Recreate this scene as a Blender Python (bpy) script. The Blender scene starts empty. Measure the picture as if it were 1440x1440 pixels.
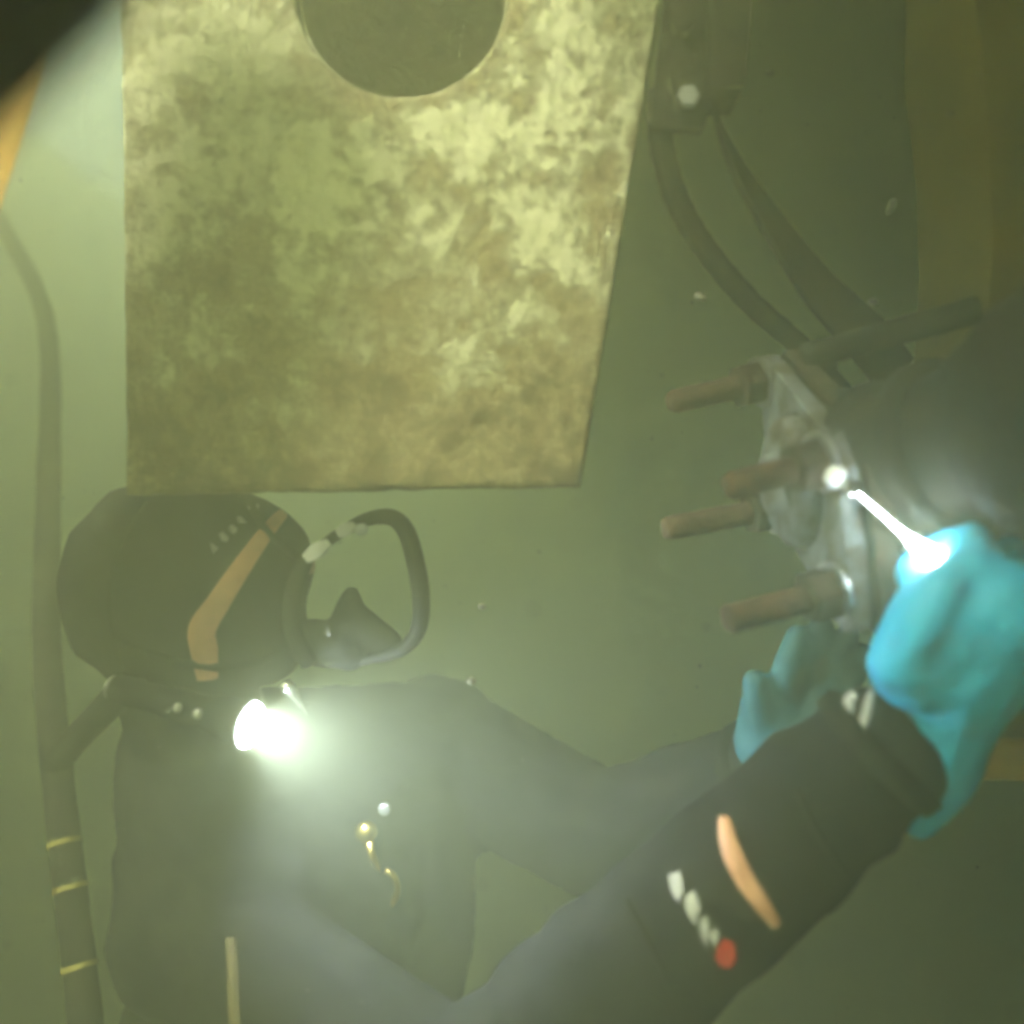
import bpy, bmesh, math, random
from mathutils import Vector, Matrix, noise
from mathutils.bvhtree import BVHTree

random.seed(7)
scene = bpy.context.scene
C = scene.collection
CAM_Z = 1.60                      # lens height above the sea bed
F = 1247.0                        # focal length in photo pixels (60 degree lens)

# ---------------------------------------------------------------- camera
cam = bpy.data.cameras.new('camera')
cam.sensor_width = 36.0
cam.angle = math.radians(60.0)
cam.clip_start = 0.02
cam.clip_end = 200.0
cam.dof.use_dof = True
cam.dof.focus_distance = 0.82
cam.dof.aperture_fstop = 2.1
cam_o = bpy.data.objects.new('camera', cam)
C.objects.link(cam_o)
cam_o.location = (0, 0, CAM_Z)
cam_o.rotation_euler = (math.radians(90), 0, 0)
scene.camera = cam_o

# ---------------------------------------------------------------- sky and sun
SUN_EL, SUN_AZ = math.radians(46), math.radians(-146)   # azimuth from +Y (view direction), negative = left
world = bpy.data.worlds.new('World')
scene.world = world
world.use_nodes = True
nt = world.node_tree
bg = nt.nodes['Background']
sky = nt.nodes.new('ShaderNodeTexSky')
sky.sky_type = 'NISHITA'
sky.sun_disc = False
sky.sun_elevation = SUN_EL
sky.sun_rotation = SUN_AZ
nt.links.new(sky.outputs['Color'], bg.inputs['Color'])
bg.inputs['Strength'].default_value = 0.07
sun = bpy.data.lights.new('sun', 'SUN')
sun.energy = 3.2
sun.angle = math.radians(14)
sun.color = (1.0, 0.95, 0.84)
sun_o = bpy.data.objects.new('sun', sun)
C.objects.link(sun_o)
sdir = Vector((math.sin(SUN_AZ) * math.cos(SUN_EL), math.cos(SUN_AZ) * math.cos(SUN_EL), math.sin(SUN_EL)))
sun_o.rotation_euler = sdir.to_track_quat('Z', 'Y').to_euler()

scene.view_settings.view_transform = 'Standard'
scene.view_settings.look = 'None'
scene.view_settings.gamma = 1.0
scene.view_settings.use_curve_mapping = False
scene.view_settings.exposure = 3.0
scene.cycles.use_light_tree = False
scene.cycles.volume_bounces = 2
scene.cycles.max_bounces = 4
scene.cycles.diffuse_bounces = 1
scene.cycles.glossy_bounces = 2
scene.cycles.use_adaptive_sampling = True
scene.cycles.adaptive_threshold = 0.06
scene.cycles.transparent_max_bounces = 8
scene.cycles.use_denoising = True
scene.cycles.filter_width = 3.8
scene.cycles.sample_clamp_indirect = 6.0

# ---------------------------------------------------------------- helpers
def P(px, py, d):
    return Vector(((px - 720) / F * d, d, CAM_Z - (py - 720) / F * d))

def tag(o, label=None, cat=None, group=None, kind=None):
    if label: o['label'] = label
    if cat: o['category'] = cat
    if group: o['group'] = group
    if kind: o['kind'] = kind
    return o

def empty(name, loc, label, cat, group=None):
    o = bpy.data.objects.new(name, None)
    o.empty_display_size = 0.05
    C.objects.link(o)
    o.location = loc
    return tag(o, label, cat, group)

def link(name, me, mat, parent=None, smooth=False):
    o = bpy.data.objects.new(name, me)
    C.objects.link(o)
    if mat is not None:
        me.materials.clear()
        me.materials.append(mat)
    if smooth:
        for p in me.polygons: p.use_smooth = True
    if parent is not None:
        o.parent = parent
        o.matrix_parent_inverse = Matrix.Translation(-Vector(parent.location))
    return o

def from_bm(name, bm, mat, parent=None, smooth=False):
    bmesh.ops.recalc_face_normals(bm, faces=bm.faces)
    me = bpy.data.meshes.new(name)
    bm.to_mesh(me); bm.free()
    return link(name, me, mat, parent, smooth)

def frame(axis, up=Vector((0, 0, 1))):
    z = Vector(axis).normalized()
    if abs(z.dot(up)) > 0.98: up = Vector((0, 1, 0))
    x = up.cross(z).normalized()
    y = z.cross(x)
    return x, y, z

def add_tube(bm, pts, radii, seg=16, cap=True):
    pts = [Vector(p) for p in pts]
    if not hasattr(radii, '__len__'): radii = [radii] * len(pts)
    rings = []
    up = Vector((0.13, 0.2, 0.97))
    for i, p in enumerate(pts):
        t = (pts[min(i + 1, len(pts) - 1)] - pts[max(i - 1, 0)]).normalized()
        x, y, z = frame(t, up)
        up = y
        rings.append([bm.verts.new(p + (x * math.cos(a) + y * math.sin(a)) * radii[i])
                      for a in [2 * math.pi * k / seg for k in range(seg)]])
    for a, b in zip(rings, rings[1:]):
        for k in range(seg):
            bm.faces.new((a[k], a[(k + 1) % seg], b[(k + 1) % seg], b[k]))
    if cap:
        bm.faces.new(rings[0][::-1]); bm.faces.new(rings[-1])
    return rings

def add_lathe(bm, origin, axis, prof, seg=32, cap=True):
    """prof: list of (distance along axis, radius)"""
    x, y, z = frame(axis)
    rings = []
    for t, r in prof:
        rings.append([bm.verts.new(Vector(origin) + z * t + (x * math.cos(a) + y * math.sin(a)) * max(r, 1e-5))
                      for a in [2 * math.pi * k / seg for k in range(seg)]])
    for a, b in zip(rings, rings[1:]):
        for k in range(seg):
            bm.faces.new((a[k], a[(k + 1) % seg], b[(k + 1) % seg], b[k]))
    if cap:
        bm.faces.new(rings[0][::-1]); bm.faces.new(rings[-1])

def add_hex(bm, origin, axis, h, r):
    add_lathe(bm, origin, axis, [(0, r * .93), (h * .1, r), (h * .9, r), (h, r * .93)], 6)

def spline(pts, n=10):
    pts = [Vector(p) for p in pts]
    out = []
    for i in range(len(pts) - 1):
        p0, p1, p2, p3 = pts[max(i - 1, 0)], pts[i], pts[i + 1], pts[min(i + 2, len(pts) - 1)]
        for k in range(n):
            t = k / n
            out.append(0.5 * ((2 * p1) + (p2 - p0) * t + (2 * p0 - 5 * p1 + 4 * p2 - p3) * t * t
                              + (3 * p1 - p0 - 3 * p2 + p3) * t ** 3))
    out.append(pts[-1])
    return out

def add_extrude(bm, poly, off):
    """closed solid from a planar polygon and an extrusion vector"""
    a = [bm.verts.new(Vector(p)) for p in poly]
    b = [bm.verts.new(Vector(p) + Vector(off)) for p in poly]
    bm.faces.new(a); bm.faces.new(b[::-1])
    n = len(a)
    for i in range(n):
        bm.faces.new((a[i], b[i], b[(i + 1) % n], a[(i + 1) % n]))

def bevel(bm, w, seg=2):
    bmesh.ops.bevel(bm, geom=list(bm.edges), offset=w, segments=seg, affect='EDGES', profile=0.6, clamp_overlap=True)

ICO = None
def blob_mesh(caps, voxel, smooth_it=8, wrinkle=None):
    """one continuous surface from tapered capsules (a, b, ra, rb) : voxel union, then relaxed"""
    bm = bmesh.new()
    for a, b, ra, rb in caps:
        a, b = Vector(a), Vector(b)
        L = (b - a).length
        n = max(1, int(math.ceil(L / (min(ra, rb) * 0.3))))
        for i in range(n + 1):
            t = i / n
            m = Matrix.Translation(a.lerp(b, t)) @ Matrix.Scale(ra + (rb - ra) * t, 4)
            bmesh.ops.create_icosphere(bm, subdivisions=2, radius=1.0, matrix=m)
    me = bpy.data.meshes.new('tmp')
    bm.to_mesh(me); bm.free()
    o = bpy.data.objects.new('tmp', me)
    C.objects.link(o)
    r = o.modifiers.new('r', 'REMESH'); r.mode = 'VOXEL'; r.voxel_size = voxel; r.use_smooth_shade = True
    s = o.modifiers.new('s', 'SMOOTH'); s.factor = 0.5; s.iterations = smooth_it
    dg = bpy.context.evaluated_depsgraph_get()
    out = bpy.data.meshes.new_from_object(o.evaluated_get(dg))
    bpy.data.objects.remove(o); bpy.data.meshes.remove(me)
    if wrinkle:
        ns = [v.normal.copy() for v in out.vertices]
        for v, nn in zip(out.vertices, ns):
            v.co += nn * wrinkle(v.co)
    for p in out.polygons: p.use_smooth = True
    return out

def bvh_of(me):
    return BVHTree.FromPolygons([v.co.copy() for v in me.vertices], [tuple(p.vertices) for p in me.polygons])

EYE = Vector((0, 0, CAM_Z))
def on_surface(bvh, px, py, off=0.0015):
    d = (P(px, py, 1.0) - EYE).normalized()
    hit, n, i, dist = bvh.ray_cast(EYE, d)
    if hit is None: return None
    if n.dot(d) > 0: n = -n
    return hit + n * off, n

def decal_strip(bm, bvh, pts, widths, off=0.002, n=8):
    """a thin raised strip lying on a surface along a path"""
    path = spline([Vector((x, y, 0)) for x, y in pts], n)
    m = len(path)
    rows = []
    for i, p in enumerate(path):
        t = (path[min(i + 1, m - 1)] - path[max(i - 1, 0)]).normalized()
        s = Vector((-t.y, t.x, 0))
        f = i / (m - 1) * (len(widths) - 1)
        k = min(int(f), len(widths) - 2)
        w = widths[k] + (widths[k + 1] - widths[k]) * (f - k)
        row = []
        for j in range(5):
            q = p + s * w * (j / 4 - .5)
            h = on_surface(bvh, q.x, q.y, off if 0 < j < 4 else off * .2)
            row.append(h[0] if h else None)
        if all(r is not None for r in row) and (not rows or (row[2] - rows[-1][2]).length < .03):
            rows.append(row)
    vs = [[bm.verts.new(c) for c in r] for r in rows]
    for a, b in zip(vs, vs[1:]):
        for j in range(4):
            bm.faces.new((a[j], a[j + 1], b[j + 1], b[j]))

def decal_poly(bm, bvh, poly, off=0.0015):
    """a small flat printed shape, its outline laid on the surface"""
    cx = sum(p[0] for p in poly) / len(poly); cy = sum(p[1] for p in poly) / len(poly)
    c = on_surface(bvh, cx, cy, off)
    vs = [on_surface(bvh, x, y, off) for x, y in poly]
    if c is None or any(v is None for v in vs): return
    cv = bm.verts.new(c[0]); vv = [bm.verts.new(v[0]) for v in vs]
    for i in range(len(vv)):
        bm.faces.new((cv, vv[i], vv[(i + 1) % len(vv)]))

# ---------------------------------------------------------------- materials
def nodes(name):
    m = bpy.data.materials.new(name)
    m.use_nodes = True
    t = m.node_tree
    return m, t, t.nodes['Principled BSDF']

def mix_rgb(t, fac, a, b):
    n = t.nodes.new('ShaderNodeMix'); n.data_type = 'RGBA'
    for sock, v in ((n.inputs[0], fac), (n.inputs[6], a), (n.inputs[7], b)):
        if hasattr(v, 'is_output'): t.links.new(v, sock)
        else: sock.default_value = v if not isinstance(v, tuple) else (*v, 1.0)
    return n.outputs[2]

def tex_noise(t, scale, detail=5.0, rough=0.6, dist=0.0, vec=None):
    n = t.nodes.new('ShaderNodeTexNoise')
    n.inputs['Scale'].default_value = scale; n.inputs['Detail'].default_value = detail
    n.inputs['Roughness'].default_value = rough; n.inputs['Distortion'].default_value = dist
    if vec is None:
        c = t.nodes.new('ShaderNodeTexCoord'); o = t.nodes.new('ShaderNodeVectorMath')
        o.inputs[1].default_value = (3.713 + scale * .017, 7.291, 5.137)
        t.links.new(c.outputs['Object'], o.inputs[0]); vec = o.outputs[0]
    t.links.new(vec, n.inputs['Vector'])
    return n.outputs['Fac']

def ramp(t, fac, lo, hi):
    n = t.nodes.new('ShaderNodeMapRange'); n.interpolation_type = 'SMOOTHSTEP'
    t.links.new(fac, n.inputs['Value'])
    n.inputs['From Min'].default_value = lo; n.inputs['From Max'].default_value = hi
    return n.outputs['Result']

def math_n(t, op, a, b):
    n = t.nodes.new('ShaderNodeMath'); n.operation = op
    for s, v in zip(n.inputs, (a, b)):
        if hasattr(v, 'is_output'): t.links.new(v, s)
        else: s.default_value = v
    return n.outputs[0]

def bump(t, b, h, strength, dist=0.002):
    n = t.nodes.new('ShaderNodeBump')
    n.inputs['Strength'].default_value = strength; n.inputs['Distance'].default_value = dist
    t.links.new(h, n.inputs['Height']); t.links.new(n.outputs['Normal'], b.inputs['Normal'])

def mat(name, c1, c2, scale=30, rough=0.6, metal=0.0, bmp=0.3, lo=.35, hi=.65, dist=0.002):
    m, t, b = nodes(name)
    f = tex_noise(t, scale)
    t.links.new(mix_rgb(t, ramp(t, f, lo, hi), c1, c2), b.inputs['Base Color'])
    b.inputs['Roughness'].default_value = rough
    b.inputs['Metallic'].default_value = metal
    bump(t, b, tex_noise(t, scale * 4), bmp, dist)
    return m

def emit(name, col, s):
    m, t, b = nodes(name)
    b.inputs['Base Color'].default_value = (*col, 1)
    b.inputs['Emission Color'].default_value = (*col, 1)
    b.inputs['Emission Strength'].default_value = s
    return m

M = {}
M['suit'] = mat('neoprene', (.006, .007, .009), (.013, .013, .015), 40, .85, bmp=.25)
M['suit'].node_tree.nodes['Principled BSDF'].inputs['Specular IOR Level'].default_value = .2
M['stripe'] = mat('stripe_orange', (.74, .40, .23), (.62, .31, .17), 60, .6)
M['print'] = mat('white_print', (.50, .51, .47), (.36, .37, .34), 80, .5, bmp=.1)
M['red'] = mat('red_print', (.62, .03, .02), (.5, .02, .02), 80, .5, bmp=.1)
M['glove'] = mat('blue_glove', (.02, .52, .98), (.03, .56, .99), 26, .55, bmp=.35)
M['shaded_glove'] = mat('blue_glove_shaded', (.012, .10, .13), (.02, .13, .155), 26, .6, bmp=.35)  # same blue glove for the far hand, shade put into the colour
M['rubber'] = mat('black_rubber', (.006, .006, .006), (.015, .015, .013), 50, .8)
M['hose'] = mat('hose_rubber', (.008, .008, .008), (.028, .026, .02), 30, .8)
M['steel'] = mat('bright_steel', (.72, .72, .70), (.55, .55, .52), 60, .22, 1.0, .15)
M['cap'] = mat('hot_spot_white', (.80, .82, .80), (.74, .76, .74), 60, .4, 0, .1)  # near-white base stands in for the torch's hot spot
M['buckle'] = mat('buckle_steel', (.9, .9, .86), (.8, .8, .76), 60, .3, .1, .1)  # steel shine put into a pale, hardly metallic colour
M['dull_steel'] = mat('dull_steel', (.46, .47, .45), (.30, .30, .28), 70, .42, .8, .3)
M['brass'] = mat('brass', (.70, .52, .16), (.52, .38, .12), 60, .3, 1.0, .2)
M['rust'] = mat('rust', (.045, .025, .013), (.115, .064, .030), 55, .85, 0, .9, .35, .7, .004)
M['dark_rust'] = mat('dark_rust', (.030, .024, .018), (.075, .052, .034), 40, .85, 0, .8, .35, .7, .004)
M['bare_iron'] = mat('bare_iron', (.015, .014, .012), (.036, .030, .022), 26, .8, 0, .7, .35, .7, .004)
M['grey_paint'] = mat('grey_paint', (.16, .18, .18), (.06, .045, .026), 40, .7, 0, .8, .40, .58, .003)
M['pale_paint'] = mat('pale_paint', (.66, .68, .62), (.36, .34, .24), 40, .55, 0, .5, .5, .68, .003)
M['ochre'] = mat('ochre_paint', (.60, .33, .045), (.34, .19, .05), 16, .6, 0, .5, .45, .7)
M['brown_post'] = mat('brown_post', (.10, .075, .012), (.17, .12, .02), 9, .8, 0, .7, .35, .7, .004)
M['tape'] = mat('yellow_tape', (.42, .36, .08), (.32, .27, .06), 60, .5)
M['webbing'] = mat('webbing', (.026, .024, .020), (.05, .046, .036), 90, .8)
M['skin'] = mat('skin', (.45, .27, .19), (.5, .31, .22), 30, .5, bmp=.1)
M['silt'] = mat('silt', (.22, .22, .175), (.15, .145, .11), 80, .8)
M['mud'] = mat('mud', (.10, .085, .05), (.17, .145, .09), 3, .9, 0, .8, .35, .65, .02)
M['lens'] = emit('lamp_lens', (.85, .95, 1.0), 9.0)
M['beam_streak'] = emit('beam_streak_glow', (.82, .93, 1.0), 9.0)  # glow for the hand torch's lens and its beam streak

# corroded plate: pale paint, brown lichen-like rust that grows towards the foot and round the opening
def plate_material():
    m, t, b = nodes('corroded_plate')
    tc = t.nodes.new('ShaderNodeTexCoord')
    sep = t.nodes.new('ShaderNodeSeparateXYZ')
    t.links.new(tc.outputs['Object'], sep.inputs[0])
    big = tex_noise(t, 17, 10, .72, 0)
    mid = tex_noise(t, 55, 9, .76, 0)
    fine = tex_noise(t, 120, 5, .65)
    foot = ramp(t, math_n(t, 'MULTIPLY', sep.outputs['Z'], -1.0), -.33, .02)    # 0 high up, 1 at the foot
    # distance from the opening (object origin is the foot's middle; opening centre kept in object space)
    dx = math_n(t, 'SUBTRACT', sep.outputs['X'], HOLE[0]); dz = math_n(t, 'SUBTRACT', sep.outputs['Z'], HOLE[1])
    dist = math_n(t, 'SQRT', math_n(t, 'ADD', math_n(t, 'MULTIPLY', dx, dx), math_n(t, 'MULTIPLY', dz, dz)), 0)
    ring = math_n(t, 'SUBTRACT', 1.0, ramp(t, dist, HOLE[2] * 1.0, HOLE[2] * 1.55))
    side = ramp(t, math_n(t, 'ABSOLUTE', math_n(t, 'SUBTRACT', sep.outputs['X'], .005), 0), .14, .24)
    s = math_n(t, 'ADD', math_n(t, 'MULTIPLY', big, .75), math_n(t, 'MULTIPLY', mid, .40))
    s = math_n(t, 'ADD', s, math_n(t, 'MULTIPLY', foot, .165))
    s = math_n(t, 'ADD', s, math_n(t, 'MULTIPLY', ring, .085))
    s = math_n(t, 'ADD', s, math_n(t, 'MULTIPLY', side, .05))
    speck = ramp(t, fine, .55, .75)
    s = math_n(t, 'ADD', s, math_n(t, 'MULTIPLY', fine, .10))
    rust = ramp(t, s, .63, .76)
    heavy = ramp(t, s, .72, .85)
    paint = mix_rgb(t, ramp(t, mid, .3, .7), (.57, .57, .35), (.46, .46, .26))
    brown = mix_rgb(t, ramp(t, fine, .3, .7), (.33, .28, .13), (.24, .20, .09))
    dark = mix_rgb(t, ramp(t, mid, .35, .65), (.085, .083, .042), (.145, .105, .044))
    col = mix_rgb(t, rust, paint, brown)
    col = mix_rgb(t, heavy, col, dark)
    pale = ramp(t, tex_noise(t, 70, 6, .6, 0), .66, .74)
    col = mix_rgb(t, math_n(t, 'MULTIPLY', pale, math_n(t, 'MULTIPLY', foot, .55)), col, (.60, .55, .30))
    t.links.new(col, b.inputs['Base Color'])
    b.inputs['Roughness'].default_value = .85
    h = math_n(t, 'ADD', math_n(t, 'MULTIPLY', rust, -.6), math_n(t, 'MULTIPLY', fine, .7))
    bump(t, b, h, .8, .004)
    return m

def glass_material():
    m = bpy.data.materials.new('visor_glass'); m.use_nodes = True
    t = m.node_tree; t.nodes.clear()
    out = t.nodes.new('ShaderNodeOutputMaterial')
    tr = t.nodes.new('ShaderNodeBsdfTransparent'); tr.inputs[0].default_value = (.93, .95, .93, 1)
    gl = t.nodes.new('ShaderNodeBsdfGlossy'); gl.inputs['Roughness'].default_value = .06
    lw = t.nodes.new('ShaderNodeLayerWeight'); lw.inputs['Blend'].default_value = .25
    mx = t.nodes.new('ShaderNodeMixShader')
    k = math_n(t, 'MULTIPLY', lw.outputs['Fresnel'], .45)
    t.links.new(k, mx.inputs[0]); t.links.new(tr.outputs[0], mx.inputs[1]); t.links.new(gl.outputs[0], mx.inputs[2])
    t.links.new(mx.outputs[0], out.inputs['Surface'])
    return m
M['glass'] = glass_material()
for k in ('rubber', 'hose', 'bare_iron', 'dark_rust', 'webbing', 'brown_post'):
    M[k].node_tree.nodes['Principled BSDF'].inputs['Specular IOR Level'].default_value = .12

# ---------------------------------------------------------------- the water and the sea bed
WATER_TOP = CAM_Z + 1.60
HAZE_DENSITY = 0.84
def build_water():
    bm = bmesh.new()
    bmesh.ops.create_cube(bm, size=1.0)
    x0, x1, y0, y1, z0, z1 = -32, 32, -32, 32, -1.0, WATER_TOP
    for v in bm.verts:
        v.co = Vector((x0 if v.co.x < 0 else x1, y0 if v.co.y < 0 else y1, z0 if v.co.z < 0 else z1))
    o = from_bm('haze', bm, None)
    tag(o, 'murky green water full of fine silt', 'water', kind='stuff')
    m = bpy.data.materials.new('murky_water'); m.use_nodes = True
    t = m.node_tree; t.nodes.clear()
    out = t.nodes.new('ShaderNodeOutputMaterial')
    pv = t.nodes.new('ShaderNodeVolumePrincipled')
    pv.inputs['Color'].default_value = (.855, .935, .62, 1)
    pv.inputs['Density'].default_value = HAZE_DENSITY
    pv.inputs['Anisotropy'].default_value = 0.6
    for k in ('Density Attribute', 'Color Attribute', 'Temperature Attribute'):
        pv.inputs[k].default_value = ''
    m.cycles.homogeneous_volume = True
    t.links.new(pv.outputs[0], out.inputs['Volume'])
    o.data.materials.append(m)
    n = 60
    bm = bmesh.new()
    grid = []
    for i in range(n + 1):
        row = []
        for j in range(n + 1):
            u, v = (i / n * 2 - 1), (j / n * 2 - 1)
            x, y = 30 * u * abs(u) ** 1.5, 30 * v * abs(v) ** 1.5
            row.append(bm.verts.new((x, y, -.02 - .03 * noise.noise(Vector((x * 1.3, y * 1.3, 0))) - .03)))
        grid.append(row)
    for i in range(n):
        for j in range(n):
            bm.faces.new((grid[i][j], grid[i + 1][j], grid[i + 1][j + 1], grid[i][j + 1]))
    tag(from_bm('seabed', bm, M['mud'], smooth=True), 'soft brown mud of the sea bed', 'sea bed', kind='structure')
build_water()

def build_shade_slabs():  # slabs added overhead, mostly out of view, to block sun and sky
    z = CAM_Z + .82
    for lab, x0, x1 in (('dark flat slab added overhead on the right to cast shade', -.11, 5.0), ('dark flat slab added overhead on the far left to cast shade', -7.0, -1.9)):
        r = empty('shade_slab', Vector(((x0 + x1) / 2, 1.5, z)), lab, 'shade_slab', 'shade slabs added overhead')
        bm = bmesh.new()
        edge = [(x0, 7), (x0, -.33), (-.50, -.46), (-.50, -4)] if x0 > -1 else [(x0, 7), (x0, -4)]  # outline shaped to choose where sunlight gets through
        add_extrude(bm, [(x, y, z) for x, y in edge + [(x1, -4), (x1, 7)]], (0, 0, .70))
        bevel(bm, .04)
        from_bm('shade_body', bm, M['bare_iron'], r)
        if x0 > -1:
            bm = bmesh.new()
            add_extrude(bm, [(-1.95, .46, z + .08), (-.10, .46, z + .08), (-.10, 1.26, z + .08), (-1.95, 1.26, z + .08)], (0, 0, .25))
            bevel(bm, .02)
            from_bm('shade_cross_slab', bm, M['bare_iron'], r)  # cross slab added to shade the upper left water
build_shade_slabs()

# ---------------------------------------------------------------- corroded plate with the round opening
PD = 0.70
plate_org = P(500, 695, PD)
hole_c = P(565, -16, PD)
HOLE = (hole_c.x - plate_org.x, hole_c.z - plate_org.z, 151 / F * PD)
M['plate'] = plate_material()
def build_plate():
    root = empty('corroded_post', plate_org, 'corroded pale yellow steel post with round opening above the diver', 'post')
    top = -330
    outline = [(163, top), (175, 697), (818, 688), (931, 0), (985, top)]
    edge = []
    for i in range(len(outline)):
        a, b = Vector((*outline[i], 0)), Vector((*outline[(i + 1) % len(outline)], 0))
        edge.append((a, b))
    cx, cy = 565, -16
    def ray(a):
        d = Vector((math.cos(a), math.sin(a), 0)); o = Vector((cx, cy, 0))
        best = None
        for p, q in edge:
            e = q - p
            den = d.x * e.y - d.y * e.x
            if abs(den) < 1e-9: continue
            w = p - o
            tt = (w.x * e.y - w.y * e.x) / den
            s = (w.x * d.y - w.y * d.x) / den
            if tt > 0 and -1e-6 <= s <= 1 + 1e-6 and (best is None or tt < best): best = tt
        return o + d * best
    angs = [2 * math.pi * k / 300 for k in range(300)] + [math.atan2(y - cy, x - cx) % (2 * math.pi) for x, y in outline]
    angs = sorted(set(round(a, 5) for a in angs))
    N, Mr = len(angs), 70
    bm = bmesh.new()
    rows = []
    for a in angs:
        e = ray(a)
        i0 = Vector((cx + 151 * math.cos(a), cy + 151 * math.sin(a), 0))
        row = []
        for j in range(Mr + 1):
            q = i0.lerp(e, (j / Mr))
            jag = 0
            w = P(q.x, q.y, PD)
            nn = noise.fractal(w * 40, 1.0, 2.0, 4)
            depth = -.0016 * nn - .001 * noise.noise(w * 160)
            if j == Mr:
                rag = noise.fractal(w * 55, 1.0, 2.0, 4)
                cvec = (P(cx, cy, PD) - w).normalized()
                w = w + cvec * (.0018 + .0016 * rag)
                depth += .004
            elif j == Mr - 1: depth += .0012
            if j == 0: depth += .003
            w.y += depth
            row.append(bm.verts.new(w))
        rows.append(row)
    for i in range(N):
        r, s = rows[i], rows[(i + 1) % N]
        for j in range(Mr):
            bm.faces.new((r[j], r[j + 1], s[j + 1], s[j]))
    back = [bm.verts.new(r[-1].co + Vector((0, .022, 0))) for r in rows]
    inner = [bm.verts.new(r[0].co + Vector((0, .022, 0))) for r in rows]
    for i in range(N):
        k = (i + 1) % N
        bm.faces.new((rows[i][-1], back[i], back[k], rows[k][-1]))
        bm.faces.new((rows[i][0], rows[k][0], inner[k], inner[i]))
        bm.faces.new((back[i], inner[i], inner[k], back[k]))
    bm.transform(Matrix.Translation(-plate_org))
    o = from_bm('face_plate', bm, M['plate'], smooth=True)
    o.parent = root
    # socket behind the opening
    bm = bmesh.new()
    R = 151 / F * PD
    add_lathe(bm, hole_c + Vector((0, .004, 0)), (0, 1, 0), [(0, R * .995), (.10, R * .97), (.10, 1e-4)], 64, cap=False)
    sock = from_bm('socket', bm, M['dark_rust'], root, True)
    bm = bmesh.new()
    add_lathe(bm, hole_c + Vector((0, .012, 0)), (0, 1, 0), [(0, R * .965), (-.003, R * .97), (-.003, R * .985), (.0, R * .99)], 64, cap=False)
    from_bm('rim', bm, M['plate'], root, True)
    # hub lying inside the opening, just reaching into the picture from above
    bm = bmesh.new()
    add_lathe(bm, hole_c + Vector((.012, .095, .075)), (0, -1, 0), [(0, .028), (.02, .028), (.024, .022), (.05, .022), (.052, .018)], 24)
    from_bm('hub', bm, M['grey_paint'], root, True)
build_plate()

# ---------------------------------------------------------------- posts at both sides
def build_posts():
    # ochre post, upper left
    bm = bmesh.new()
    d = .52
    a, b = P(72, 92, d), P(-30, 395, d)
    dirv = (b - a).normalized()
    side = Vector((-dirv.z, 0, dirv.x)); side = side if side.x < 0 else -side
    a0 = a - dirv * .25; b0 = b + dirv * .10
    add_extrude(bm, [a0, b0, b0 + side * .085, a0 + side * .085], (-.07, .05, .03))
    bevel(bm, .006)
    o = from_bm('ochre_post', bm, M['ochre'])
    tag(o, 'slanting orange ochre post at the upper left edge', 'post')
    # brown post, right
    bm = bmesh.new()
    d = .66
    pts = [(1368, -300), (1372, 0), (1392, 190), (1397, 330), (1388, 470), (1372, 640), (1366, 800), (1362, 1090), (1640, 1100), (1640, -300)]
    add_extrude(bm, [P(x, y, d) for x, y in pts], (0, .12, 0))
    bevel(bm, .006)
    r = empty('brown_post', P(1500, 1095, d), 'dark brown steel post along the right edge behind the valve', 'post')
    from_bm('shaft', bm, M['brown_post'], r)
    bm = bmesh.new()
    add_extrude(bm, [P(x, y, d - .012) for x, y in [(1348, 1042), (1350, 1098), (1650, 1104), (1650, 1046)]], (0, .15, 0))
    bevel(bm, .004)
    from_bm('foot_band', bm, M['ochre'], r)
build_posts()

# near black hose crossing the corner by the lens
def build_near_hose():
    bm = bmesh.new()
    a, b = P(-470, 392, .13), P(392, -480, .13)
    pts = spline([a, P(-42, -40, .13), b], 12)
    n = len(pts)
    rad = [.0172 + .0004 * (i % 2) for i in range(n)]
    add_tube(bm, pts, rad, 24)
    o = from_bm('rubber_hose', bm, M['rubber'], smooth=True)
    tag(o, 'black rubber hose close up in the upper left corner', 'hose')
build_near_hose()

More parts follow.
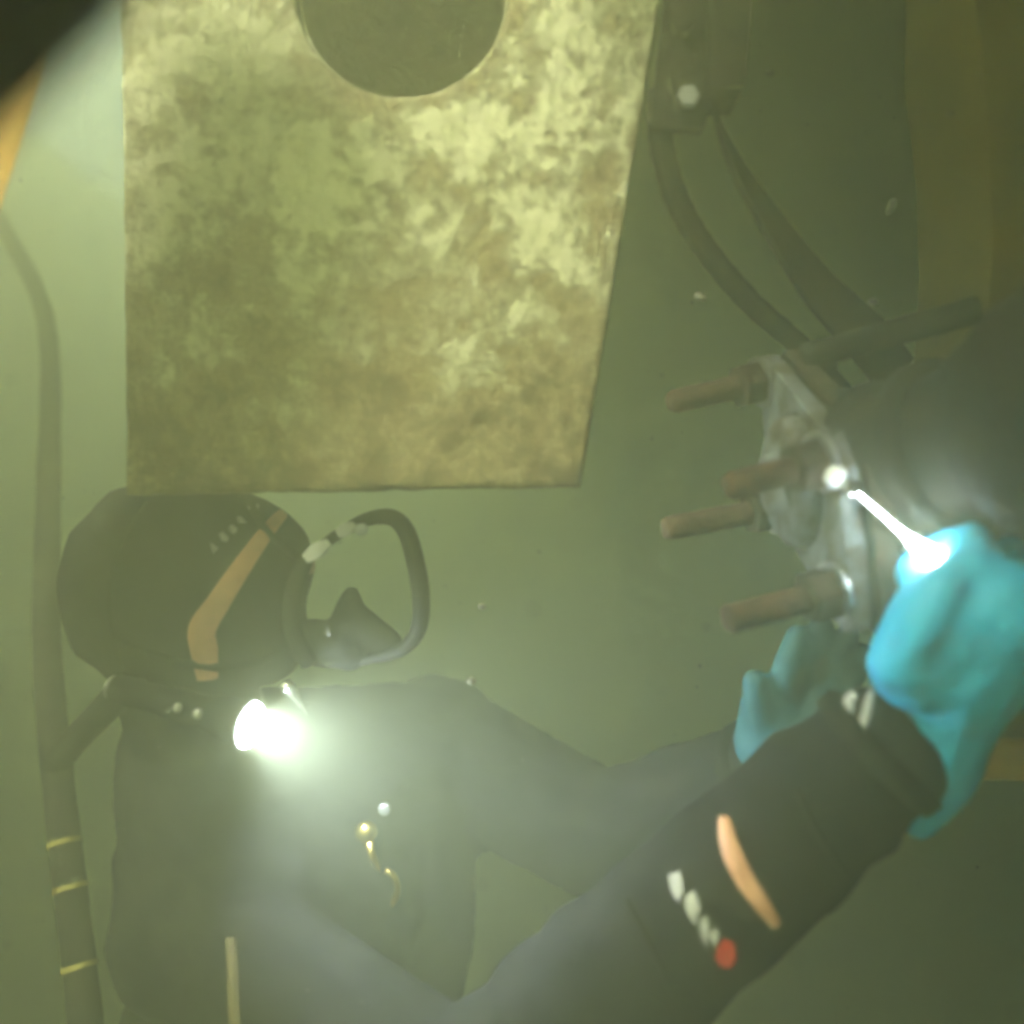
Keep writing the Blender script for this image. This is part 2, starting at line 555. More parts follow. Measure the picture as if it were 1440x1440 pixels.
# ---------------------------------------------------------------- bracket and the two lines hanging from it
def build_bracket():
    d = .62
    r = empty('steel_bracket', P(985, 60, d), 'dark flat steel bracket hanging right of the corroded post', 'bracket')
    bm = bmesh.new()
    add_extrude(bm, [P(x, y, d) for x, y in [(930, -260), (936, 0), (914, 178), (990, 183), (1006, 126), (1010, -260)]], (0, .010, 0))
    bevel(bm, .002)
    from_bm('plate', bm, M['bare_iron'], r)
    bm = bmesh.new()
    add_extrude(bm, [P(x, y, d - .012) for x, y in [(1002, -260), (1000, 124), (1049, 122), (1058, 0), (1062, -260)]], (0, .045, 0))
    bevel(bm, .002)
    from_bm('flange', bm, M['bare_iron'], r)
    for x, y in ((966, 140), (958, 40)):
        bm = bmesh.new()
        add_hex(bm, P(x, y, d - .0005), (0, -1, 0), .007, .008)
        from_bm('bolt_head', bm, M['dull_steel'] if y > 100 else M['bare_iron'], r)
    # round hose
    bm = bmesh.new()
    pts = spline([P(928, 130, .637), P(930, 200, .635), P(952, 280, .65), P(992, 350, .67), P(1055, 425, .70), P(1130, 492, .74), P(1190, 560, .77), P(1235, 640, .79)], 12)
    add_tube(bm, pts, [.0088 + .0004 * ((i // 2) % 2) for i in range(len(pts))], 18)
    tag(from_bm('hanging_hose', bm, M['hose'], smooth=True), 'thin black hose curving from bracket down to the bolted flange', 'hose')
    # webbing strap, edge-on above and twisting flat towards the rod
    bm = bmesh.new()
    ctr = spline([P(1000, 120, .645), P(1012, 175, .65), P(1046, 250, .66), P(1104, 340, .68), P(1160, 415, .69), P(1215, 470, .70), P(1262, 530, .72)], 10)
    rows = []
    m = len(ctr)
    for i, p in enumerate(ctr):
        f = i / (m - 1)
        t = (ctr[min(i + 1, m - 1)] - ctr[max(i - 1, 0)]).normalized()
        s = t.cross(Vector((0, 1, 0))).normalized()
        ang = math.radians(82 - 72 * min(1, f * 1.15))
        w = s * math.cos(ang) + Vector((0, 1, 0)) * math.sin(ang)
        nrm = t.cross(w).normalized()
        hw = .021
        rows.append([bm.verts.new(p + w * hw * a + nrm * .0022 * b) for a, b in ((-1, -1), (1, -1), (1, 1), (-1, 1))])
    for a, b in zip(rows, rows[1:]):
        for k in range(4):
            bm.faces.new((a[k], a[(k + 1) % 4], b[(k + 1) % 4], b[k]))
    bm.faces.new(rows[0][::-1]); bm.faces.new(rows[-1])
    tag(from_bm('lifting_strap', bm, M['webbing'], smooth=False), 'dark twisted webbing strap running from bracket to the iron rod', 'strap')
build_bracket()

# ---------------------------------------------------------------- bolted flange, studs, valve
def build_flange():
    TL, TR = P(1075, 536, .72), P(1160, 648, .60)     # far upper and near upper stud
    BL, BR = P(1092, 714, .72), P(1180, 830, .60)     # far lower and near lower stud
    ctr = (TL + TR + BL + BR) / 4
    ax = (P(1140, 497, .74) - P(1360, 437, .70))      # stud direction, out of the flange to the left
    u = (TR - TL).normalized()
    v = (TL - BL).normalized()
    nrm = u.cross(v).normalized()
    if nrm.x > 0: nrm = -nrm
    sd = (nrm * .8 + Vector((-.35, .02, -.10))).normalized()
    r = empty('pipe_flange', ctr, 'square bolted pipe flange with flaking pale grey paint', 'flange')
    hu, hv = (TR - TL).length / 2, (TL - BL).length / 2
    def ppt(a, b, o=0.0): return ctr + u * a * hu + v * b * hv + nrm * o
    # cover plate with clipped corners, and a backing plate
    def plate(name, s, o, th, m):
        bm = bmesh.new()
        k = .78
        pl = [(-s, -s * k), (-s * k, -s), (s * k, -s), (s, -s * k), (s, s * k), (s * k, s), (-s * k, s), (-s, s * k)]
        add_extrude(bm, [ppt(a, b, o) for a, b in pl], nrm * -th)
        bevel(bm, .002)
        return from_bm(name, bm, m, r)
    plate('cover_plate', 1.32, .0, .014, M['grey_paint'])
    plate('gasket', 1.26, -.0145, .004, M['rubber'])
    plate('backing_plate', 1.36, -.019, .016, M['dark_rust'])
    bm = bmesh.new()
    add_lathe(bm, ctr + nrm * .0005, nrm, [(0, .050), (.010, .048), (.016, .040), (.016, .024), (.024, .022), (.026, .016)], 36)
    from_bm('boss', bm, M['grey_paint'], r, True)
    # studs
    info = [(TL, 'rusty threaded stud with nut, uppermost on the flange', .070),
            (TR, 'rusty threaded stud crossing the middle of the flange', .075),
            (BL, 'rusty threaded stud of the flange pointing left below the middle one', .085),
            (BR, 'rusty threaded stud with nut, lowest on the flange', .076)]
    ends = [P(942, 566, .70), P(1022, 686, .585), P(934, 744, .70), P(1020, 872, .585)]
    for (c, lab, L), e in zip(info, ends):
        s = empty('stud_bolt', c, lab, 'bolt', 'studs of the bolted flange')
        a = (e - c)
        Ln = a.length; a.normalize()
        bm = bmesh.new()
        prof = []
        rr = .0098
        nth = int((Ln + .03) / .003)
        for i in range(nth):
            t = -.03 + i * .003
            prof += [(t, rr), (t + .0015, rr * .90)]
        prof += [(Ln - .002, rr * .9), (Ln, rr * .78)]
        add_lathe(bm, c, a, prof, 18)
        for vv in bm.verts:
            vv.co += Vector((noise.noise(vv.co * 120), noise.noise(vv.co * 120 + Vector((9, 3, 1))), noise.noise(vv.co * 120 + Vector((2, 8, 5))))) * .0009
        from_bm('shank', bm, M['rust'], s, True)
        bm = bmesh.new()
        add_lathe(bm, c + a * .0015, a, [(0, .021), (.004, .021), (.004, .0105)], 28, cap=False)
        from_bm('washer', bm, M['dull_steel'], s)
        bm = bmesh.new()
        add_hex(bm, c + a * .006, a, .019, .0185)
        bevel(bm, .0012)
        from_bm('nut', bm, M['dark_rust'], s)
        bm = bmesh.new()
        add_hex(bm, c - a * .058, a, .016, .0185)
        from_bm('rear_nut', bm, M['dark_rust'], s)
    # neck pipe and valve body behind
    vb = P(1512, 580, .50)
    vr = empty('valve_body', vb, 'big dark rounded valve body at the right edge', 'valve')
    start = ctr - nrm * .034
    bm = bmesh.new()
    axis = (vb + Vector((0, .02, 0)) - start)
    L = axis.length
    add_lathe(bm, start, axis, [(0, .062), (.02, .056), (.05, .050), (L * .75, .050), (L * .8, .06), (L, .06)], 40)
    from_bm('neck', bm, M['bare_iron'], vr, True)
    bm = bmesh.new()
    bmesh.ops.create_uvsphere(bm, u_segments=56, v_segments=36, radius=.069, matrix=Matrix.Translation(vb))
    for vv in bm.verts:
        q = vv.co - vb
        vv.co = vb + Vector((q.x * 1.02, q.y * .9, q.z * 1.14)) + q.normalized() * .003 * noise.noise(vv.co * 18)
    from_bm('casing', bm, M['bare_iron'], vr, True)
    bm = bmesh.new()
    add_lathe(bm, vb + Vector((.05, .02, .06)), (0.3, -.1, 1), [(0, .05), (.015, .062), (.03, .062), (.03, .04), (.06, .035)], 36)
    from_bm('bonnet', bm, M['bare_iron'], vr, True)
    # ribs on the neck
    for k, f in enumerate((.22, .5)):
        bm = bmesh.new()
        add_lathe(bm, start + axis * f, axis, [(0, .051), (.002, .060), (.012, .060), (.014, .051)], 40, cap=False)
        from_bm('collar', bm, M['bare_iron'], vr, True)
    # iron rod above
    bm = bmesh.new()
    pa, pb = P(1128, 503, .70), P(1376, 435, .66)
    add_tube(bm, [pa.lerp(pb, k / 14) for k in range(15)], [.0102 + .0007 * (k % 2) for k in range(15)], 16)
    tag(from_bm('iron_rod', bm, M['bare_iron'], smooth=True), 'dark iron rod lying slantwise above the flange', 'rod')
    # second shorter brace beside it
    bm = bmesh.new()
    pa, pb = P(1140, 512, .80), P(1205, 590, .74)
    add_tube(bm, [pa.lerp(pb, k / 6) for k in range(7)], .011, 14)
    tag(from_bm('brace_rod', bm, M['rust'], smooth=True), 'short rusty brace dropping from the iron rod behind the flange', 'rod')
    # cap coloured white so the torch's hot spot burns out
    cp = P(1188, 690, .565)
    k = empty('hot_spot_cap', cp, 'round steel cap coloured white for the hot spot of the torch beam', 'cap')
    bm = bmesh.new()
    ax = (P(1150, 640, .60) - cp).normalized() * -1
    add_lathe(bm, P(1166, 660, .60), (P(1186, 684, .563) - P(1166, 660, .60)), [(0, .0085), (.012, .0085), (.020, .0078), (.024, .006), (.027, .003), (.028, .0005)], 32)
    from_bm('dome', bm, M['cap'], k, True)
    bm = bmesh.new()
    add_lathe(bm, P(1163, 657, .604), (P(1186, 684, .563) - P(1166, 660, .60)), [(0, .016), (.006, .016), (.007, .010)], 32)
    from_bm('collar', bm, M['rust'], k, True)
build_flange()

# ---------------------------------------------------------------- the diver
def wr(s, a):
    def f(p):
        return a * noise.fractal(p * s, 1.0, 2.1, 3)
    return f

S1, S2 = P(285, 1310, .77), P(612, 1050, 1.06)
E1, W1 = P(655, 1562, .655), P(1240, 1052, .575)
E2, W2 = P(850, 1178, .93), P(1075, 1085, .76)
HEAD = P(255, 830, .80)
def build_diver():
    NB = P(272, 1075, .835)
    ch = (S1 + S2) / 2 + Vector((-.03, -.02, -.08))
    pel = Vector((-.27, .93, CAM_Z - .72))
    caps = [
        # head under the hood
        (P(238, 815, .80), P(238, 830, .80), .094, .094),
        (P(300, 800, .80), P(352, 795, .80), .078, .060),
        (P(330, 880, .80), P(360, 890, .80), .060, .050),
        (P(250, 890, .80), P(300, 920, .80), .070, .052),
        (P(268, 940, .81), NB, .062, .064),
        # shoulders and trunk
        (NB, S1.lerp(NB, .15), .068, .076), (NB, S2.lerp(NB, .2), .072, .078),
        (S1, S2, .080, .088), (S1.lerp(S2, .15), ch, .09, .125), (S1.lerp(S2, .8), ch + Vector((.06, .06, -.06)), .095, .115),
        (ch, Vector((-.28, .92, CAM_Z - .52)), .128, .122),
        (Vector((-.15, .99, CAM_Z - .40)), Vector((-.19, .98, CAM_Z - .56)), .115, .115),
        (Vector((-.28, .92, CAM_Z - .52)), pel, .122, .140),
        (pel + Vector((-.04, -.06, 0)), pel + Vector((.05, .07, 0)), .135, .135),
        # arms
        (S1, E1, .068, .058), (E1, E1.lerp(W1, .35), .060, .062), (E1.lerp(W1, .35), E1.lerp(W1, .8), .062, .054), (E1.lerp(W1, .8), W1, .054, .045),
        (S2, E2, .082, .068), (E2, E2.lerp(W2, .4), .068, .060), (E2.lerp(W2, .4), W2, .060, .046),
    ]
    for s, hip in ((-1, pel + Vector((-.05, -.08, -.05))), (1, pel + Vector((.06, .09, -.05)))):
        knee = hip + Vector((.10 + .04 * s, .02 * s, -.40)); ank = Vector((hip.x + .02, hip.y + .03 * s, .09))
        caps += [(hip, knee, .095, .068), (knee, knee.lerp(ank, .35), .066, .064), (knee.lerp(ank, .35), ank, .064, .046),
                 (ank, ank + Vector((.10, -.03, -.045)), .048, .042), (ank + Vector((-.03, 0, -.045)), ank + Vector((.17, -.05, -.055)), .042, .034)]
    ax1 = (W1 - E1).normalized()
    def wrinkle(p):
        w = .0022 * noise.fractal(p * 22, 1.0, 2.1, 3)
        t = (p - E1).dot(ax1) / (W1 - E1).length
        if 0 < t < 1.1 and (p - (E1 + (W1 - E1) * t)).length < .1:
            w += .0034 * math.sin(t * 30 + 5 * noise.noise(p * 11)) * (1.0 if t < .35 else (.35 if t < .75 else .9)) * (.5 + noise.noise(p * 7 + Vector((3, 1, 4))))
        return w
    def folds(p):
        w = wrinkle(p)
        if (p - NB).length < .16:
            w += .003 * math.sin((p.z + .3 * p.x) * 150 + 4 * noise.noise(p * 16)) * max(0, 1 - (p - NB).length / .16)
        return w
    me = blob_mesh(caps, .0070, 5, folds)
    root = empty('person', Vector((-.22, .92, 0)), 'diver in black wetsuit, orange stripes and blue gloves reaching to the right', 'person')
    body = link('body', me, M['suit'], root, True)
    me.materials.append(M['skin'])
    fc = P(452, 835, .79)
    for p in me.polygons:
        if p.center.x > fc.x - .012 and (Vector(p.center) - fc).length < .055: p.material_index = 1
    bvh = bvh_of(me)

    # hood stripe and lettering (five small white marks)
    bm = bmesh.new()
    decal_strip(bm, bvh, [(398, 722), (372, 752), (338, 800), (305, 850), (284, 885), (287, 915), (292, 955)], [16, 22, 28, 34, 40, 40, 30], .0022)
    from_bm('hood_stripe', bm, M['stripe'], root, True)
    for poly in ([(296, 763), (308, 771), (300, 779), (297, 771)],
                 [(307, 752), (313, 749), (321, 756), (320, 763), (312, 762)],
                 [(321, 742), (327, 739), (334, 746), (330, 752), (323, 750)],
                 [(332, 728), (338, 727), (347, 737), (335, 737)],
                 [(346, 716), (353, 709), (364, 712), (362, 719), (352, 719)]):
        bm = bmesh.new(); decal_poly(bm, bvh, poly)
        from_bm('letter', bm, M['print'], root)
    for pts in ([(205, 705), (168, 770), (152, 850), (172, 940)],):
        bm = bmesh.new(); decal_strip(bm, bvh, pts, [7, 7], .0016)
        from_bm('seam', bm, M['rubber'], root, True)
    for pts in ([(1120, 1110), (1150, 1170), (1190, 1230)], [(880, 1265), (915, 1330), (950, 1400)]):
        bm = bmesh.new(); decal_strip(bm, bvh, pts, [8, 8], .0016)
        from_bm('seam', bm, M['rubber'], root, True)
    # sleeve stripe, letters, red mark
    bm = bmesh.new()
    decal_strip(bm, bvh, [(1018, 1150), (1027, 1192), (1045, 1232), (1067, 1266), (1092, 1300)], [16, 27, 28, 25, 16], .0022)
    from_bm('sleeve_stripe', bm, M['stripe'], root, True)
    for poly in ([(942, 1230), (958, 1226), (962, 1252), (955, 1270), (944, 1252)],
                 [(964, 1262), (977, 1250), (986, 1276), (978, 1300), (966, 1284)],
                 [(985, 1296), (993, 1284), (998, 1304), (994, 1332), (986, 1318)],
                 [(997, 1312), (1008, 1302), (1012, 1316), (1004, 1330)]):
        bm = bmesh.new(); decal_poly(bm, bvh, poly)
        from_bm('letter', bm, M['print'], root)
    bm = bmesh.new()
    decal_poly(bm, bvh, [(1021, 1316), (1033, 1326), (1035, 1343), (1026, 1358), (1012, 1357), (1004, 1344), (1009, 1328)], .002)
    from_bm('red_mark', bm, M['red'], root)
    # white strokes on the cuff
    for pts in ([(1222, 948), (1198, 980), (1172, 1014)], [(1226, 972), (1218, 1005), (1206, 1042)], [(1196, 985), (1192, 1012), (1180, 1028)]):
        bm = bmesh.new()
        decal_strip(bm, bvh, pts, [10, 15, 17], .002)
        if len(bm.faces): from_bm('cuff_mark', bm, M['print'], root)
        else: bm.free()

    # ---- near glove: palm, thumb along the torch, four fingers closed on it
    g = []
    pc = P(1318, 985, .545); kn = P(1392, 868, .530)
    g += [(P(1292, 1158, .575), P(1312, 1088, .572), .011, .026), (P(1312, 1088, .572), P(1334, 1000, .555), .026, .031),
          (P(1334, 1000, .555), P(1350, 930, .545), .031, .041), (P(1350, 930, .545), kn, .041, .041),
          (P(1290, 935, .54), P(1335, 870, .53), .030, .034), (P(1385, 935, .545), P(1455, 890, .54), .032, .036)]
    th = [P(1272, 930, .528), P(1292, 880, .515), P(1322, 832, .512), P(1352, 802, .52)]
    g += [(th[0], th[1], .0215, .0185), (th[1], th[2], .0185, .0150), (th[2], th[3], .0150, .0125)]
    for i, (kx, ky, kd) in enumerate(((1368, 812, .520), (1425, 835, .535), (1470, 872, .55), (1500, 915, .565))):
        k0 = P(kx, ky, kd)
        l = (.040, .044, .040, .032)[i]
        k1 = k0 + Vector((.012, .024, .022)).normalized() * l * .8
        k2 = k1 + Vector((-.018, .028, -.012)).normalized() * l * .7
        k3 = k2 + Vector((-.022, -.006, -.016)).normalized() * l * .55
        g += [(kn, k0, .030, .0165), (k0, k1, .0150, .0130), (k1, k2, .0130, .0115), (k2, k3, .0115, .0100)]
    gm = blob_mesh(g, .0032, 6, wr(60, .0013))
    link('glove', gm, M['glove'], root, True)
    bm = bmesh.new()          # cuff of the near glove
    # ---- far glove
    bm.free()
    g = []
    pc2 = P(1108, 1030, .735)
    g += [(W2, pc2, .038, .040), (P(1085, 1050, .74), P(1090, 1000, .73), .032, .030), (P(1130, 1060, .74), P(1150, 990, .73), .034, .032)]
    t2 = [P(1078, 1010, .72), P(1066, 985, .712), P(1062, 958, .708)]
    g += [(t2[0], t2[1], .018, .0135), (t2[1], t2[2], .0135, .0105)]
    for i, (ax, ay, bx, by, cx, cy) in enumerate(((1104, 985, 1108, 935, 1122, 893), (1130, 975, 1138, 922, 1156, 880), (1156, 972, 1172, 925, 1192, 892), (1176, 985, 1196, 948, 1214, 920))):
        a, b, c = P(ax, ay, .72 + .006 * i), P(bx, by, .70 + .006 * i), P(cx, cy, .705 + .006 * i)
        g += [(pc2, a, .030, .0150), (a, b, .0140, .0120), (b, c, .0120, .0098)]
    gm = blob_mesh(g, .0036, 4, wr(70, .0010))
    link('glove', gm, M['shaded_glove'], root, True)
    # cuff rings
    for w, e, rr in ((W1, E1, .0455), (W2, E2, .046)):
        bm = bmesh.new()
        dv = (w - e).normalized()
        add_lathe(bm, w - dv * .012, dv, [(0, rr * .9), (.003, rr * 1.04), (.014, rr * 1.05), (.018, rr * .92)], 36, cap=False)
        from_bm('cuff', bm, M['rubber'], root, True)
    return root, bvh
diver, body_bvh = build_diver()

# full-face mask: clear visor in a black hoop, inner nose cup, steel buckles
def build_mask():
    c = P(470, 838, .79)
    r = empty('diving_mask', c, 'black rimmed clear visor mask on the diver face', 'mask')
    loop_px = [(425, 792), (452, 768), (482, 748), (515, 731), (548, 727), (570, 745), (584, 790), (592, 840), (588, 885), (566, 912), (525, 925), (475, 932), (430, 928)]
    pts = spline([P(x, y, .79 - .03 * math.sin(i / 12 * math.pi)) for i, (x, y) in enumerate(loop_px)], 8)
    bm = bmesh.new()
    m = len(pts)
    rad = [.0048 + .0032 * math.sin(min(1, max(0, (i / m - .15) / .7)) * math.pi) for i in range(m)]
    add_tube(bm, pts, rad, 14)
    from_bm('frame', bm, M['rubber'], r, True)
    # skirt: seal against the face
    sk = spline([P(x, y, d) for x, y, d in [(428, 790, .765), (413, 830, .745), (410, 870, .742), (418, 905, .75), (432, 930, .77)]], 8)
    bm = bmesh.new(); add_tube(bm, sk, .0075, 12)
    from_bm('skirt', bm, M['rubber'], r, True)
    # visor shell bulging from the seal to the hoop
    bm = bmesh.new()
    n = 24
    left = [sk[int(k / n * (len(sk) - 1))] for k in range(n + 1)]
    right = [pts[int((.02 + .96 * k / n) * (m - 1))] for k in range(n + 1)]
    grid = []
    for k in range(n + 1):
        row = []
        for j in range(9):
            t = j / 8
            p = left[k].lerp(right[k], t)
            p.y -= .035 * math.sin(t * math.pi) * math.sin(k / n * math.pi)
            row.append(bm.verts.new(p))
        grid.append(row)
    for a, b in zip(grid, grid[1:]):
        for j in range(8): bm.faces.new((a[j], a[j + 1], b[j + 1], b[j]))
    from_bm('visor', bm, M['glass'], r, True)
    # nose cup
    caps = [(P(486, 905, .785), P(492, 862, .785), .022, .015), (P(492, 862, .785), P(494, 836, .785), .015, .008), (P(500, 880, .785), P(545, 905, .785), .020, .014),
            (P(440, 900, .79), P(490, 910, .785), .02, .022)]
    link('nose_cup', blob_mesh(caps, .003, 5), M['rubber'], r, True)
    for (a, b, w) in (((428, 787), (462, 762), .007), ((474, 752), (498, 737), .006), ((500, 742), (516, 748), .006)):
        bm = bmesh.new()
        pa, pb = P(*a, .742), P(*b, .75)
        dv = (pb - pa)
        s = dv.cross(Vector((0, 1, 0))).normalized() * w
        add_extrude(bm, [pa - s * .6, pa + s * .6, pa.lerp(pb, .5) + s, pb + s * .5, pb - s * .5, pa.lerp(pb, .5) - s], (0, .005, 0))
        bevel(bm, .0012)
        from_bm('buckle', bm, M['buckle'], r)
    # strap of the mask round the hood
    bm = bmesh.new()
    decal_strip(bm, body_bvh, [(428, 792), (400, 770), (372, 745), (350, 705)], [14, 12, 12, 12], .003)
    from_bm('strap', bm, M['rubber'], r, True)
    bm = bmesh.new()
    decal_strip(bm, body_bvh, [(418, 905), (380, 925), (330, 938), (250, 930), (160, 900)], [14, 13, 13, 12, 12], .003)
    from_bm('strap', bm, M['rubber'], r, True)
    # small chrome clip below the visor
    bm = bmesh.new()
    pa = P(404, 966, .738)
    add_lathe(bm, pa, P(432, 1006, .745) - pa, [(-.006, .001), (-.004, .0055), (.002, .0068), (.008, .005), (.02, .0022), (.03, .0008)], 16)
    from_bm('clip', bm, M['steel'], r, True)
build_mask()

def spot(name, loc, target, energy, angle, blend, radius, parent, col=(.82, .88, 1.0)):
    l = bpy.data.lights.new(name, 'SPOT')
    l.energy = energy; l.spot_size = math.radians(angle); l.spot_blend = blend
    l.shadow_soft_size = radius; l.color = col
    o = bpy.data.objects.new(name, l); C.objects.link(o)
    o.location = loc
    o.rotation_euler = (Vector(loc) - Vector(target)).to_track_quat('Z', 'Y').to_euler()
    o.parent = parent
    o.matrix_parent_inverse = Matrix.Translation(-Vector(parent.location))
    return o

def build_head_torch():
    a, b = P(165, 968, .73), P(350, 1019, .69)
    r = empty('head_torch', a, 'lit black torch strapped along the side of the diver head', 'torch')
    dv = (b - a); L = dv.length; dn = dv.normalized()
    bm = bmesh.new()
    add_lathe(bm, a, dv, [(-.004, .008), (0, .012), (.02, .0125), (.022, .0115), (.05, .0115), (.052, .013), (L - .035, .013), (L - .022, .0175), (L - .002, .018)], 28)
    from_bm('barrel', bm, M['rubber'], r, True)
    bm = bmesh.new()
    add_lathe(bm, a - dn * .006, dv, [(-.002, .006), (0, .0095), (.006, .0095), (.008, .008)], 20)
    from_bm('tail_cap', bm, M['dull_steel'], r, True)
    for f in (.52, .67):
        bm = bmesh.new()
        c = a + dv * f + Vector((0, -.0128, .002))
        add_lathe(bm, c, (0, -1, .1), [(0, .0042), (.002, .004), (.003, .0025)], 16)
        from_bm('button', bm, M['dull_steel'], r, True)
    bm = bmesh.new()
    add_lathe(bm, b - dn * .004, dv, [(0, .0205), (.006, .0205), (.006, .0185), (.002, .0180)], 32, cap=False)
    bz = from_bm('bezel', bm, M['rubber'], r, True)
    bm = bmesh.new()
    add_lathe(bm, b - dn * .001, dv, [(0, .0180), (.003, .0176), (.0055, .0130), (.0066, .006), (.0069, .0005)], 32)
    ln = from_bm('lens', bm, M['lens'], None, True); ln.parent = bz; ln.matrix_parent_inverse = Matrix.Translation(-Vector(r.location)); bz.matrix_parent_inverse = Matrix.Translation(-Vector(r.location))
    ln.matrix_parent_inverse = Matrix.Identity(4)
    l = bpy.data.lights.new('torch_light', 'AREA'); l.shape = 'DISK'; l.size = .034
    l.energy = .68; l.spread = math.radians(150); l.color = (.74, .84, 1.0)
    o = bpy.data.objects.new('torch_light', l); C.objects.link(o)
    o.location = b + dn * .0085
    o.rotation_euler = (b - P(620, 1130, .76)).to_track_quat('Z', 'Y').to_euler()
    o.parent = r; o.matrix_parent_inverse = Matrix.Translation(-Vector(r.location))
build_head_torch()

def build_hand_torch():
    lens = P(1318, 792, .545)
    tip = P(1207, 694, .566)
    aim = P(1185, 675, .572)
    dv = (tip - lens).normalized()
    r = empty('hand_torch', lens, 'slim lit torch in the blue glove, its beam streak a glowing taper', 'torch')
    bm = bmesh.new()
    add_lathe(bm, lens, -dv, [(0, .0105), (.004, .0115), (.02, .0115), (.022, .0098), (.10, .0098), (.102, .008)], 24)
    from_bm('barrel', bm, M['rubber'], r, True)
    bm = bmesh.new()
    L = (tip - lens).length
    add_lathe(bm, lens, dv, [(0, .0068), (.005, .0072), (L * .14, .0062), (L * .28, .0036), (L * .42, .0016), (L * .6, .0009), (L, .0006)], 24)  # lens glow and thin beam streak modelled as one glowing taper
    from_bm('beam_streak', bm, M['beam_streak'], r, True)
    # steel rod added along the beam to carry its bright streak
    s = empty('streak_rod', P(1200, 690, .57), 'slim steel rod added along the torch beam to carry its streak', 'streak_rod')
    bm = bmesh.new()
    pa, pb = P(1326, 806, .556), P(1204, 694, .572)
    add_tube(bm, [pa.lerp(pb, k / 8) for k in range(9)], [.0030, .0028, .0026, .0024, .0022, .0022, .0022, .0024, .0026], 12)
    from_bm('shaft', bm, M['steel'], s, True)
    bm = bmesh.new()
    add_lathe(bm, pb + (pb - pa).normalized() * .004, Vector((.2, -1, .1)), [(-.003, .0055), (-.002, .006), (.002, .006), (.003, .0055)], 6)
    from_bm('head', bm, M['steel'], s)
    spot('torch_light', P(1250, 735, .53), aim, .06, 50, .8, .006, r)
build_hand_torch()

# umbilical and branch hose behind the diver
def build_umbilical():
    pts = spline([P(-60, 190, 1.9), P(5, 320, 1.75), P(52, 410, 1.6), P(70, 500, 1.45), P(68, 700, 1.15), P(66, 900, .98), P(82, 1100, .88), P(104, 1290, .83), P(122, 1450, .80), P(150, 1700, .78), P(170, 2100, .76)], 12)
    r = empty('umbilical_hose', pts[-1], 'long dark umbilical hose hanging upright left of the diver', 'hose')
    bm = bmesh.new(); add_tube(bm, pts, [.0145 + .0005 * ((i // 3) % 2) for i in range(len(pts))], 18)
    from_bm('tube', bm, M['hose'], r, True)
    for py in (1188, 1243, 1360):
        k = min(range(len(pts) - 1), key=lambda i: abs((720 + (pts[i].x / pts[i].y) * F * 0 + (CAM_Z - pts[i].z) / pts[i].y * F) - py))
        bm = bmesh.new()
        add_lathe(bm, pts[k], pts[k + 1] - pts[k], [(0, .0160), (.005, .0160)], 18, cap=False)
        from_bm('tape_band', bm, M['tape'], r, True)
    bm = bmesh.new()
    p2 = spline([P(78, 1075, .885), P(102, 1045, .86), P(140, 1005, .80), P(172, 975, .755), P(215, 962, .75)], 8)
    add_tube(bm, p2, .0135, 14)
    tag(from_bm('branch_hose', bm, M['hose'], smooth=True), 'short dark hose joining the umbilical to the head torch', 'hose')
build_umbilical()

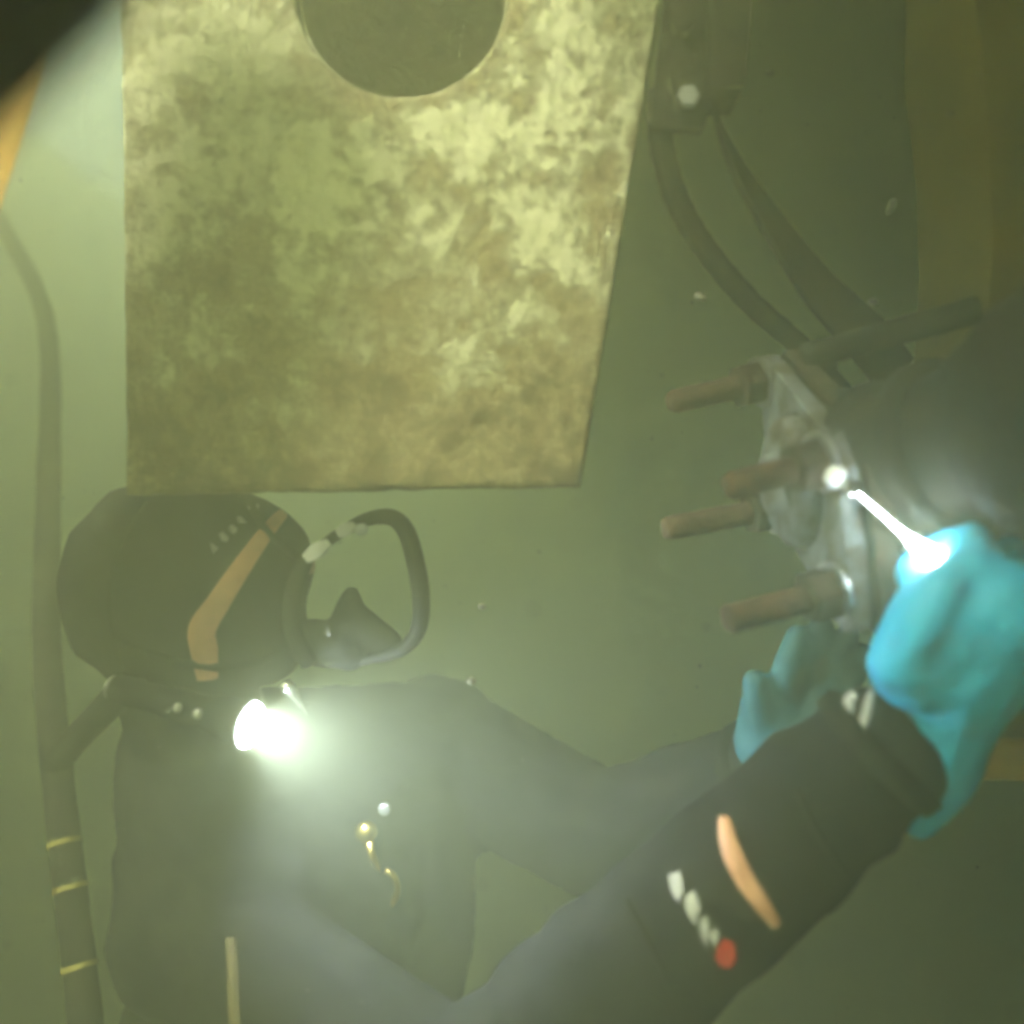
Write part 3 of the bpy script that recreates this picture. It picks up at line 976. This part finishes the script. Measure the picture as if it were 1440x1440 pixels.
# harness and brass clip on the chest
def build_harness():
    r = empty('harness', Vector((-.22, .90, CAM_Z - .5)), 'dark chest harness with olive webbing around the diver trunk', 'harness')
    for pts in ([(325, 1320), (328, 1380), (330, 1440)],):
        bm = bmesh.new(); decal_strip(bm, body_bvh, pts, [16, 16], .003)
        from_bm('strap', bm, mat('olive_webbing', (.16, .13, .05), (.11, .09, .04), 80, .8), r)
    h = on_surface(body_bvh, 515, 1170, .006)[0]
    d = h.y - .004
    k = empty('brass_clip', h, 'small brass snap clip hanging on the diver chest', 'clip')
    bm = bmesh.new(); bmesh.ops.create_uvsphere(bm, u_segments=20, v_segments=12, radius=.0105, matrix=Matrix.Translation(P(515, 1170, d)) @ Matrix.Diagonal((1, .7, 1, 1)))
    from_bm('swivel', bm, M['brass'], k, True)
    bm = bmesh.new(); add_lathe(bm, P(541, 1137, d), (0, -1, 0), [(0, .006), (.003, .006), (.004, .004)], 16)
    from_bm('stud', bm, M['dull_steel'], k, True)
    bm = bmesh.new(); add_tube(bm, [P(518, 1180, d), P(524, 1205, d), P(530, 1228, d)], [.0045, .0035, .005], 12)
    from_bm('shank', bm, M['brass'], k, True)
    bm = bmesh.new()
    cc = P(541, 1250, d)
    add_tube(bm, [cc + Vector((math.sin(a) * .012, 0, math.cos(a) * .017)) for a in [2 * math.pi * i / 18 for i in range(18)]], .0032, 10)
    from_bm('hook', bm, M['brass'], k, True)
build_harness()

# ---------------------------------------------------------------- drifting silt
def flake(bm, c, s, stretch=1.0, ang=0.0):
    v0 = len(bm.verts)
    bmesh.ops.create_icosphere(bm, subdivisions=1, radius=1.0)
    vs = list(bm.verts)[v0:]
    for v in vs:
        q = v.co * (1 + .5 * noise.noise(v.co * 1.7 + c * 60))
        q = Vector((q.x * s, q.y * s * .6, q.z * s * stretch))
        q = Matrix.Rotation(ang, 3, 'Y') @ q
        v.co = c + q
def build_silt():
    big = [(1254, 290, .62, 6, 3.6, .42, 'long pale silt thread drifting right of the strap'),
           (1082, 102, .66, 11, .7, .2, 'pale silt flake drifting right of the steel bracket'),
           (1336, 160, .60, 8, .9, 0, 'faint silt flake drifting near the brown post'),
           (985, 418, .62, 14, .6, .3, 'broad faint silt flake drifting left of the hanging hose'),
           (1228, 425, .60, 10, .7, .2, 'faint silt flake drifting above the iron rod'),
           (678, 853, .66, 10, .6, .1, 'pale silt flake drifting in open water right of the mask'),
           (664, 958, .66, 10, .7, .1, 'pale silt flake drifting above the diver far shoulder')]
    for px, py, d, s, st, an, lab in big:
        bm = bmesh.new(); flake(bm, P(px, py, d), s * .75 / F * d, st, an)
        tag(from_bm('silt_flake', bm, M['silt'], smooth=True), lab, 'silt flake', 'silt flakes in the water')
    bm = bmesh.new()
    for i in range(1100):
        d = random.uniform(.3, 1.5)
        flake(bm, P(random.uniform(-100, 1540), random.uniform(-100, 1540), d), random.choice((.0003, .0004, .0005, .0009)), random.uniform(.6, 1.8), random.uniform(0, 3))
    tag(from_bm('suspended_silt', bm, M['silt'], smooth=True), 'fine specks of silt hanging in the water', 'silt', kind='stuff')
build_silt()
